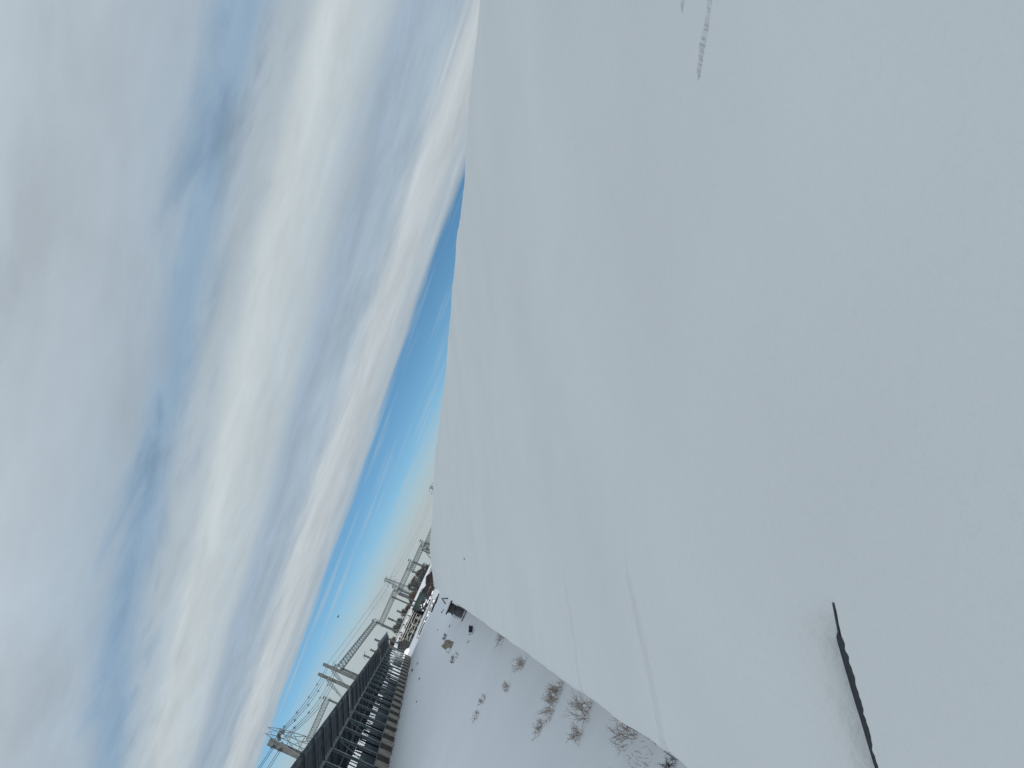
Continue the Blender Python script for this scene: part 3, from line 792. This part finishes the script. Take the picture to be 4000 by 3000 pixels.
for i in range(7):
    xx = A.lerp(B, rn.uniform(.0, 1)).x; MB().blob((xx, 202.2, .25), (rn.uniform(.2, .5), .4, .2), i, .4, 5, 8).build('snow_patch', snow_m, bm_)
for i, (px, py, ln_) in enumerate([(1706, 2334, 2.2), (1697, 2352, 3.0), (1690, 2368, 1.8)]):
    P = at_z(px, py, .15); tag(rebase(MB().bar((P.x-ln_/2, P.y-14, .15), (P.x+ln_/2, P.y-13, .3), .16, .12, 6).build('fallen_log', rust_m)), ('short dark log lying nearest the eave at the end of the boom', 'longest loose log lying just past the end of the boom', 'loose log touching the tip of the fallen boom')[i], 'log', 'loose logs by the boom')
# leaning boards at the far end of the eave
P = at_z(1718, 2332, 0); 
e_ = empty('leaning_boards', (P.x, 120, 0), 'two grey boards leaning together near the far end of the eave', 'boards')
for (x0_, x1_, z1_) in ((-1.1, -.1, 1.5), (.5, -.2, 1.3)):
    MB().bar((at_y(1716, 2330, 120).x+.6*x0_, 120, -.1), (at_y(1716, 2330, 120).x+.6*x1_, 120, .6*z1_), .16, .10).build('board', plank_m, e_)

# ------------------------------------------------------------------ cable drum standing on its side
C = at_y(1772, 2380, 66); gz = 0
L1, L2 = at_y(1740, 2406, 66), at_y(1766, 2347, 66)
zc_ = (L1.z+L2.z)/2; xc_ = (L1.x+L2.x)/2+.08; rad_ = (L2.x-L1.x)/2*.92
dr = empty('cable_drum', (xc_, 66, 0), 'cable drum standing on its flange with dark cable, half behind the eave', 'cable drum')
MB().disc((xc_, 66, zc_), (0, .0, 1), rad_, .09, 28).build('flange', wood_m, dr)
MB().disc((xc_, 66, .05), (0, 0, 1), rad_*.97, .08, 28).build('flange', plank_m, dr)
MB().bar((xc_, 66, .14), (xc_, 66, zc_-.04), rad_*.5, rad_*.5, 18).build('core', wood_m, dr)
rn = random.Random(6); zz = .22
while zz < zc_-.06:
    m2 = MB(); rr_ = rad_*rn.uniform(.55, .66); c0 = Vector((xc_+rn.uniform(-.02, .02), 66, zz)); tl = rn.uniform(-.06, .06)
    m2.path([c0+Vector((math.cos(a*.3142)*rr_, math.sin(a*.3142)*rr_, tl*math.cos(a*.3142+zz))) for a in range(21)], .05, 5); m2.build('cable_turn', cable_m, dr); zz += .075
m2 = MB(); m2.path([Vector((xc_-rad_*.66, 65.6, zc_*.75)), Vector((xc_-rad_*.85, 65.4, zc_*.55)), Vector((xc_-rad_*.8, 65.4, zc_*.3)), Vector((xc_-rad_*.6, 65.6, .2))], .025); m2.build('loose_end', cable_m, dr)
MB().blob((xc_, 66, zc_+.07), (rad_*.95, rad_*.95, .07), 1, .15, 6, 18).build('snow_cap', snow_m, dr, True)
MB().blob((xc_, 66, .10), (rad_*1.04, rad_*1.04, .07), 2, .15, 6, 18).build('snow_ring', snow_m, dr, True)

# ------------------------------------------------------------------ plants and odds and ends on the shaded snow
def shrub(px, py, wdt, hgt, n, label, seed, m=twig_m, r=.006, spread=.5, zoff=0.0, straight=False):
    rn = random.Random(seed); P = at_z(px, py, 0.0); P.z = ground_z(P.x, P.y)-.02
    e_ = empty('bare_shrub', P, label, 'shrub', 'dry shrubs in the shaded snow')
    mb_ = MB()
    def grow(p_, d, ln_, rr_, lv):
        q_ = p_; k_ = 4 if lv < 2 else 2
        for i in range(k_):
            d2 = (d+Vector((rn.gauss(0, .22), rn.gauss(0, .22), rn.gauss(0, .15)))).normalized()
            q2 = q_+d2*ln_/k_
            mb_.bar(q_, q2, rr_*(1-.15*i), rr_*(1-.15*(i+1)), 3)
            if lv < 3 and i > 0:
                for _ in range(2 if lv == 0 else 1):
                    s_ = Vector((rn.gauss(0, .7), rn.gauss(0, .7), rn.gauss(.15, .35))).normalized()
                    grow(q2, (d2*.75+s_*.8).normalized(), ln_*rn.uniform(.35, .6), rr_*.65, lv+1)
            q_, d = q2, d2
    for i in range(n):
        b_ = P+Vector((rn.uniform(-.5, .5)*wdt*(.8 if not straight else 1), rn.uniform(-.25, .25)*wdt, 0))
        d = Vector((rn.gauss(0, spread), rn.gauss(0, spread), 1)).normalized()
        grow(b_, d, hgt*rn.uniform(.55, 1.0), r, 0)
    mb_.build('twigs', m, e_)
shrub(2172, 2735, 1.05, .27, 36, 'widest dense brown shrub in the middle of the shaded snow', 1, twig_m, .005)
shrub(2112, 2850, .36, .18, 14, 'small dense tuft just below the widest brown shrub', 2, twig_m, .005)
shrub(2308, 2776, .5, .38, 10, 'tall spreading thorny shrub by the eave', 3, twig_m, .006, .8)
shrub(2278, 2872, .35, .24, 10, 'round open shrub just below the tall spreading shrub', 4, twig_m, .005, .8)
shrub(2485, 2872, .45, .34, 13, 'brown shrub half hidden by the eave near the bottom', 5, twig_m, .006, .8)
shrub(2040, 2598, .55, .34, 12, 'fan shaped bare shrub above the widest shrub, beside the eave', 6, twig_m, .006, .7)
shrub(1970, 2500, .5, .36, 11, 'dark shrub touching the eave halfway up', 7, twig_m, .007, .7)
shrub(1983, 2690, .42, .25, 8, 'small curled shrub left of the widest shrub', 8, twig_m, .006, .8)
shrub(1890, 2738, .35, .24, 9, 'upper of the two thin tufts in the open snow', 9, twig_m, .006, .6)
shrub(1865, 2800, .45, .22, 9, 'lower of the two thin tufts in the open snow', 10, twig_m, .006, .6)
shrub(1744, 2492, .7, .42, 7, 'dark twig clump between the boulder and the cable drum', 11, bark_m, .016, .7)
shrub(1774, 2585, .45, .36, 6, 'dark stalk clump just below the tan boulder', 12, bark_m, .014, .4)
shrub(1790, 2568, .3, .45, 3, 'thin stalk right of the clump below the boulder', 13, twig_m, .010, .3)
shrub(1845, 2483, .9, .35, 7, 'low twig row under the dark blue bucket', 14, bark_m, .010, .8)
shrub(2640, 2985, .3, .16, 10, 'dark tuft at the wall foot by the lower frame edge', 15, bark_m, .005, .6)
# tan boulder with a snow cap
P = at_z(1764, 2528, 0); bo = empty('boulder', (P.x, P.y, 0), 'tan boulder poking out of the shaded snow', 'boulder')
MB().blob((P.x, P.y, .22), (.42, .35, .50), 3, .3, 8, 12).build('stone', tan_m, bo)
MB().blob((P.x-.3, P.y-.3, .12), (.26, .25, .2), 5, .3, 6, 10).build('snow_patch', snow_m, bo, True)
# bucket
P = at_z(1846, 2462, 0); bk = empty('bucket', (P.x, P.y, 0), 'dark blue bucket tipped in the shaded snow', 'bucket')
MB().bar((P.x-.16, P.y, .10), (P.x+.18, P.y-.08, .2), .10, .14, 14).build('body', blue_m, bk)
MB().path([Vector((P.x+.18, P.y-.08-.14*math.cos(t*.45), .2+.16*math.sin(t*.45))) for t in range(8)], .012).build('handle', blk_m, bk)
# small twig and clods
P = at_z(2284, 2829, .02); tag(rebase(MB().bar((P.x-.07, P.y, .03), (P.x+.07, P.y+.04, .04), .022, .012, 6).bar((P.x+.06, P.y+.035, .04), (P.x+.10, P.y+.05, .06), .008, .005, 4).build('stick', wood_m)), 'short dark stick on the snow beside the tall spreading shrub', 'stick')
for i, (px, py, s_, lb) in enumerate([(1758, 2446, .16, 'dark clod right of the twig clump, below the drum'), (1712, 2461, .18, 'faint clod left of the twig clump'), (1632, 2592, .28, 'long dark clod nearest the far end of the shed wall'),
        (1612, 2618, .32, 'largest dark clod by the shed wall foot'), (1640, 2652, .2, 'dark clod below the largest clod by the shed'), (1630, 2742, .16, 'lone dark clod in the open snow left of the tufts'), (1733, 2383, .2, 'dark lump left of the drum, upper'), (1728, 2392, .25, 'dark lump left of the drum, lower')]):
    P = at_z(px, py, 0); tag(rebase(MB().blob((P.x, P.y, .03), (s_*.75, s_*.55, s_*.5), 70+i, .5, 6, 9).build('dark_clod', soil_m)), lb, 'clod', 'dark clods on the snow')
# rough dry grass poking out beside the wall
rn = random.Random(31); mb = MB()
for i in range(340):
    xx, yy = rn.uniform(-1.5, -.3), rn.uniform(8, 13.5)
    if noise.noise(Vector((xx*1.5, yy*1.2, 3))) < .05: continue
    z_ = ground_z(xx, yy); mb.bar((xx, yy, z_-.02), (xx+rn.gauss(0, .05), yy+rn.gauss(0, .05), z_+rn.uniform(.02, .10)), .004, .002, 3)
tag(mb.build('dry_grass', straw_m), 'sparse dry grass at the wall foot in the lower corner', None, None, 'stuff')
# bird
P = at_y(1321, 2408, 120); bi = empty('bird', P, 'tiny dark bird flying in the clear blue band', 'bird')
MB().blob(P, (.17, .1, .09), 1, .1, 6, 10).build('body', blk_m, bi)
for sx in (-1, 1): MB().bar(P+Vector((sx*.05, 0, .02)), P+Vector((sx*.28, 0, .12)), .05, .015).build('wing', blk_m, bi)

# ------------------------------------------------------------------ faint smoke puff beside the pylon
sm_ = bpy.data.materials.new('smoke'); sm_.use_nodes = True; t_ = sm_.node_tree; t_.nodes.remove(t_.nodes['Principled BSDF'])
pv = t_.nodes.new('ShaderNodeVolumePrincipled'); pv.inputs['Color'].default_value = (.35, .36, .38, 1); pv.inputs['Density'].default_value = .012
t_.links.new(pv.outputs[0], t_.nodes['Material Output'].inputs['Volume'])
mb = MB(); rn = random.Random(5)
for i in range(7):
    P = at_y(1498-7*i+rn.uniform(-4, 4), 2318+9*i+rn.uniform(-6, 6), 720); mb.blob(P, (7-.4*i, 6, 5-.3*i), i, .4, 8, 12)
tag(rebase(mb.build('smoke', sm_)), 'faint grey smoke puff drifting left of the tall pylon top', None, None, 'stuff')

# ------------------------------------------------------------------ sun blocker behind the viewer: unseen hall shape added to shade the near ground
hh = math.tan(SUN_EL)*(196+150)
hl = empty('sun_blocker', (-10, -165, 0), 'tall pale sun blocker added unseen behind the viewer to shade the near snow', 'building')
m2 = MB(); m2.box((-90, -180, -.5), (120, -150, hh)); m2.build('wall', blocker_m, hl)
m2 = MB(); m2.box((-91, -181, hh), (121, -149, hh+.002+.6)); m2.build('roof', blocker_m, hl)
for i in range(12):
    m2 = MB(); m2.box((-82+i*16.5, -149.98, 6), (-74+i*16.5, -149.7, hh-8)); m2.build('blocker_window', glass_m, hl)
